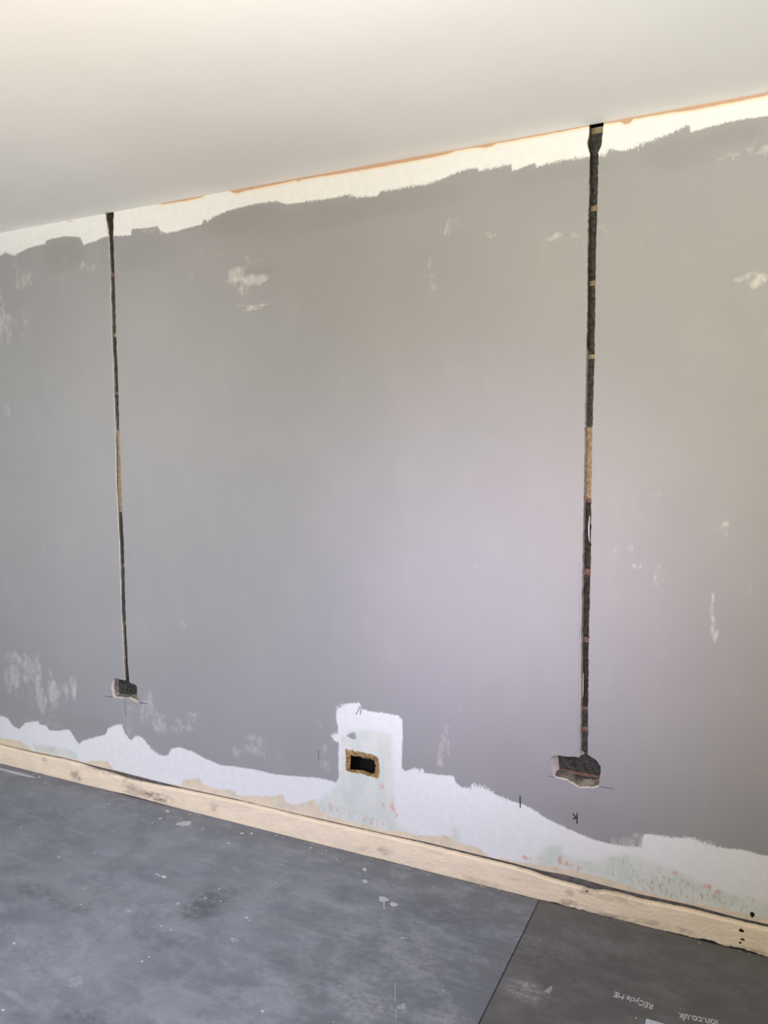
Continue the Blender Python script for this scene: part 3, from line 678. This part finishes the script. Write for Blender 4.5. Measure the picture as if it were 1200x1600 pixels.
def sheet(name, left, mat):
    if left: us = np.linspace(0, 1, 131)
    else: us = np.linspace(0, 1, 61)
    y0, y1 = -.021, -2.4; vs_ = np.linspace(0, 1, 140)
    V = []; Fs = []
    for v in vs_:
        y = y0+(y1-y0)*v; s = seam_x(y)
        a, b = (s-2.62, s-.0022) if left else (s+.0022, s+1.22)
        yy = y
        for u in us: V.append((a+(b-a)*u, yy, TH))
    n = len(us); m = len(vs_)
    for j in range(m-1):
        for i in range(n-1): a = j*n+i; Fs.append((a, a+n, a+n+1, a+1))
    rim = [i for i in range(n)]+[j*n+n-1 for j in range(1, m)]+[(m-1)*n+i for i in range(n-2, -1, -1)]+[j*n for j in range(m-2, 0, -1)]
    n0 = len(V)
    for r in rim: V.append((V[r][0], V[r][1], 0.0002))
    for k in range(len(rim)): k2 = (k+1) % len(rim); Fs.append((rim[k], rim[k2], n0+k2, n0+k))
    Fs.append(tuple(n0+k for k in range(len(rim)-1, -1, -1)))
    o = mesh(name, V, Fs, mat)
    PV = np.array([(v[0], v[1]) for v in V])
    cf = lambda x, y: onfloor(x, y, TH)
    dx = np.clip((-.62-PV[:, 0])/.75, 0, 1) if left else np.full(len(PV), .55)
    setattr_f(o.data, 'wear_and_shade', dx*np.clip(.35+(-.02-PV[:, 1])/.30, .35, 1) if left else dx)  # painted shading: left board's tone drops towards seam and wall
    setattr_f(o.data, 'dust', blobs(DUSTF, PV, cf)); setattr_f(o.data, 'scuff', blobs(SCUFF, PV, cf))
    return o
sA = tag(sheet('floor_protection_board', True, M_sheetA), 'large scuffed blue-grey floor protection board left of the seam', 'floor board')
sB = tag(sheet('floor_protection_board', False, M_sheetB), 'darker grey floor protection board with printed white lettering right of the seam', 'floor board')

def floorblob(name, px, py, rx, ry, mat, parent, label=None, irr=.15, h=.0006, seed=0, pts=None):
    r = random.Random(seed+int(px*7+py)); V = []; m = 22
    if pts: ring = [onfloor(x, y, TH) for x, y in pts]; m = len(ring)
    else:
        c = onfloor(px, py, TH); ax = abs(onfloor(px+rx, py, TH)[0]-c[0]) ; 
        ay = abs(onfloor(px, py+ry, TH)[1]-c[1])
        e1 = np.array(onfloor(px+rx, py, TH))-c; e2 = np.array(onfloor(px, py+ry, TH))-c
        ring = []
        f = [r.uniform(-irr, irr) for _ in range(4)]
        for k in range(m):
            a = 2*math.pi*k/m; q = 1+f[0]*math.sin(2*a)+f[1]*math.cos(3*a)+f[2]*math.sin(5*a)+f[3]*math.cos(7*a)
            ring.append(tuple(np.array(c)+e1*math.cos(a)*q+e2*math.sin(a)*q))
    cc = np.mean(ring, 0)
    V = [(x, y, TH-.0002) for x, y in ring]+[(cc[0]+(x-cc[0])*.92, cc[1]+(y-cc[1])*.92, TH+h) for x, y in ring]
    Fs = [(k, (k+1) % m, m+(k+1) % m, m+k) for k in range(m)]+[tuple(m+k for k in range(m))]
    ar = sum(ring[k][0]*ring[(k+1) % m][1]-ring[(k+1) % m][0]*ring[k][1] for k in range(m))
    if ar < 0: Fs = [tuple(reversed(f)) for f in Fs]
    o = mesh(name, V, Fs, mat, parent)
    if label: o['label'] = label
    return o
floorblob('paint_splat', 599, 1405, 7.5, 4.5, M_splat, sA, 'larger round white paint splat with a drip')
floorblob('paint_drip', 600, 1414, .9, 8, M_splat, sA)
floorblob('paint_splat', 615, 1413, 6, 3.4, M_splat, sA)
floorblob('paint_splat', 569.5, 1358.5, 3.2, 3, M_splat, sA)
floorblob('paint_splat', 570, 1377, 4.8, 2.8, M_splat, sA)
floorblob('paint_splat', 628, 1573, 7, 5, M_smear, sA)
floorblob('paint_splat', 288, 1287, 12, 3.6, M_splat, sA, irr=.25)
floorblob('paint_splat', 366, 1469, 6, 3.6, M_smear, sA, irr=.25)
floorblob('paint_drip', 617.5, 1550, .9, 18, M_smear, sA, irr=.05)
floorblob('paint_drip', 618.5, 1588, 1.0, 10, M_smear, sA, irr=.05)
floorblob('paint_splat', 201, 1423, 5, 3.5, M_smear, sA, irr=.3)
floorblob('paint_splat', 131, 1387, 5, 2.5, M_smear, sA, irr=.3)
floorblob('paint_splat', 629, 1466, 7, 2, M_smear, sA, irr=.3)
M_dustpatch = plain('pale_dust_square', (.27, .27, .29), (.36, .36, .38), 90)
floorblob('dust_patch', 0, 0, 0, 0, M_dustpatch, sA, 'pale square mark on the board', h=.0003, pts=[(106,1529),(128,1524),(132,1537),(120,1541),(108,1543)])
# tape end / pale strip at the far left by the skirting
floorblob('pale_strip', 0, 0, 0, 0, M_splat, sA, 'thin pale strip against the skirting at the far left', h=.0004, pts=[(-20,1195),(0,1199.5),(30,1207),(58,1215),(50,1215.5),(25,1210),(0,1203),(-20,1199)])

# printed lettering, upside down as seen from the room
def lettering(txt, start, end, hpx, name, label):
    """start/end are the pixel ends of the line, read upside down: the text starts at `start` (right)"""
    a = np.array(onfloor(*start, TH)); b = np.array(onfloor(*end, TH))
    cu = bpy.data.curves.new('lettering_curve', 'FONT'); cu.body = txt; cu.size = 1; cu.extrude = .004; cu.resolution_u = 3
    cu.offset = .008
    t = bpy.data.objects.new('lettering_curve', cu); C.objects.link(t)
    dg = bpy.context.evaluated_depsgraph_get(); me_ = bpy.data.meshes.new_from_object(t.evaluated_get(dg))
    bpy.data.objects.remove(t)
    co = np.zeros(len(me_.vertices)*3); me_.vertices.foreach_get('co', co); co = co.reshape(-1, 3)
    Wd = co[:, 0].max()-co[:, 0].min(); L = np.linalg.norm(b-a); d = (b-a)/L; up = np.array([-d[1], d[0]])
    s = L/Wd; hh = hpx
    x = (co[:, 0]-co[:, 0].min())*s; y = co[:, 1]*hh
    out = np.c_[a[0]+d[0]*x+up[0]*y, a[1]+d[1]*x+up[1]*y, TH+.0001+(co[:, 2]-co[:, 2].min())*.03]
    me_.vertices.foreach_set('co', out.ravel()); me_.update()
    me_.name = name
    for k in range(len(me_.materials)): pass
    me_.materials.clear()
    o = link(name, me_, M_print, sB); o['label'] = label; return o
lettering('RECycle ME', (1021,1569.5), (961,1549.5), .030, 'printed_lettering', 'small white print reading RECycle ME upside down')
lettering('ion.co.uk', (1121,1594), (1060,1582.5), .038, 'printed_lettering', 'white print of a web address upside down')
floorblob('printed_panel', 0, 0, 0, 0, M_panel, sB, 'pale printed rectangle at the foot of the picture', h=.0002, pts=[(1009,1590.5),(1046,1601),(1062,1640),(1000,1640)])
floorblob('paint_speck', 994, 1590.5, 1.6, 1.2, M_splat, sB)
floorblob('paint_speck', 822, 1540, 4, 5, M_smear, sB, irr=.35)
floorblob('paint_speck', 858, 1547, 5, 5, M_smear, sB, irr=.35)

# ------------------------------------------------------------------ crumbs and flakes
def crumb_mesh(seed, flat):
    r = random.Random(seed); bm = bmesh.new(); bmesh.ops.create_icosphere(bm, subdivisions=2, radius=1)
    for v in bm.verts:
        k = 1+.28*math.sin(v.co.x*3.1+seed)*math.cos(v.co.y*2.7+seed*2)+r.uniform(-.1, .1)
        v.co *= k; v.co.z *= flat; v.co.x *= 1.15
        if v.co.z < -.35*flat: v.co.z = -.35*flat
    mn = min(v.co.z for v in bm.verts)
    for v in bm.verts: v.co.z -= mn
    me_ = bpy.data.meshes.new('crumb'); bm.to_mesh(me_); bm.free(); return me_
protoC = []; protoF = []
for k in range(4):
    m_ = crumb_mesh(k+1, .75); m_.materials.append(M_crumb); protoC.append(m_)
    m_ = crumb_mesh(k+11, .22); m_.materials.append(M_flake); protoF.append(m_)
GC = 'crumbs'
def crumb(kind, px, py, r, label, group, onboard=TH):
    me_ = random.choice(protoC if kind == 'plaster_crumb' else protoF)
    o = bpy.data.objects.new(kind, me_); C.objects.link(o)
    x, y = onfloor(px, py, TH); y = min(y, -.0215-r*.9)
    o.location = (x, y, TH-.0002); o.scale = (r, r*random.uniform(.7, 1), r); o.rotation_euler = (0, 0, random.uniform(0, 6.28))
    if group == GC:
        side = 'below the left box recess' if px < 330 else 'left of the socket hole' if px < 530 else 'below the socket hole' if px < 690 else 'left of the floor board seam' if px < 850 else 'right of the floor board seam'
        label = 'small pale plaster crumb at the skirting foot '+side; group = 'plaster crumbs '+side
    elif group is not None:
        side = 'close to the skirting foot' if py < yline(BASE_BOT, px)+42 else 'towards the left edge of the scuffed board' if px < 190 else 'among the dark scuffs in the middle' if px < 420 else 'towards the seam'
        label = 'tiny white paint flake on the scuffed board '+side; group = 'white flakes '+side
    tag(o, label, 'debris', group)
crumb('plaster_crumb', 752.5, 1385, .0062, 'largest pale plaster crumb, against the skirting left of the board seam', None)
crumb('plaster_crumb', 780, 1392, .0052, 'rounded pale crumb between the largest crumb and the board seam', None)
crumb('plaster_crumb', 1093, 1474, .0042, 'lone cream crumb lying on the dark board right of the seam', None)
crumb('plaster_crumb', 62, 1215, .0085, 'white crumb at the far left end of the skirting foot', None)
for x, y, r in [(745,1381,.003),(757,1387,.003),(704,1373.5,.0028),(709,1375,.003),(716,1377,.003),(723,1379,.0025),(794,1396,.0028),(800,1398,.003),(803,1401,.0035),(476,1316,.003),(488,1319,.0032),(499,1321.5,.003),(520,1326,.0042),(578,1341,.0035),(596,1346,.004),(432,1306,.0045),(442,1308,.003),(457,1312,.003),(297,1273,.006),(311,1275,.005),(662,1363,.0025),(671,1365.5,.0025),(961,1438,.003),(1156,1486,.0032),(1172,1490,.0025),(640,1358,.002)]:
    crumb('plaster_crumb', x, y, r, 'small pale plaster crumb at the foot of the skirting', GC)
GF = 'white flakes scattered on the floor board'
crumb('paint_flake', 256, 1370, .0085, 'curled white flake, largest of the cluster left of centre on the scuffed board', None)
crumb('paint_flake', 262, 1268, .0075, 'white flake just off the skirting foot, above the oval paint splat', None)
for x, y, r in [(245,1366,.004),(249,1368,.004),(250,1279,.0048),(283,1278.5,.003),(317,1295,.004),(378,1302,.006),(393,1302.5,.005),(357,1317.5,.005),(50,1222,.004),(70,1223,.004),(33,1293,.0035),(178,1299,.003),(343,1389,.004),(321,1403,.004),(345,1408,.003),(278,1412,.004),(385,1434,.004),(390,1438,.003),(92,1339,.004),(148,1333,.003),(485,1325,.0045),(503,1328,.0035),(509,1330,.003),(526,1342,.003),(432,1379,.003),(613,1371,.002),(22,1474,.004),(126,1413,.003),(252,1447,.003),(267,1453,.003),(233,1495,.003),(222,1502,.003),(693,1548,.0022),(692,1540,.0018),(683,1450,.0018),(745,1494,.0016),(5,1578,.004),(521,1597,.002),(532,1540,.002),(410,1580,.003),(467,1356,.002),(238,1286,.003),(232,1294,.0025),(189,1288,.0025),(171,1256,.0035),(162,1262,.0035)]:
    crumb('paint_flake', x, y, r, 'tiny white paint flake on the blue-grey board', GF)
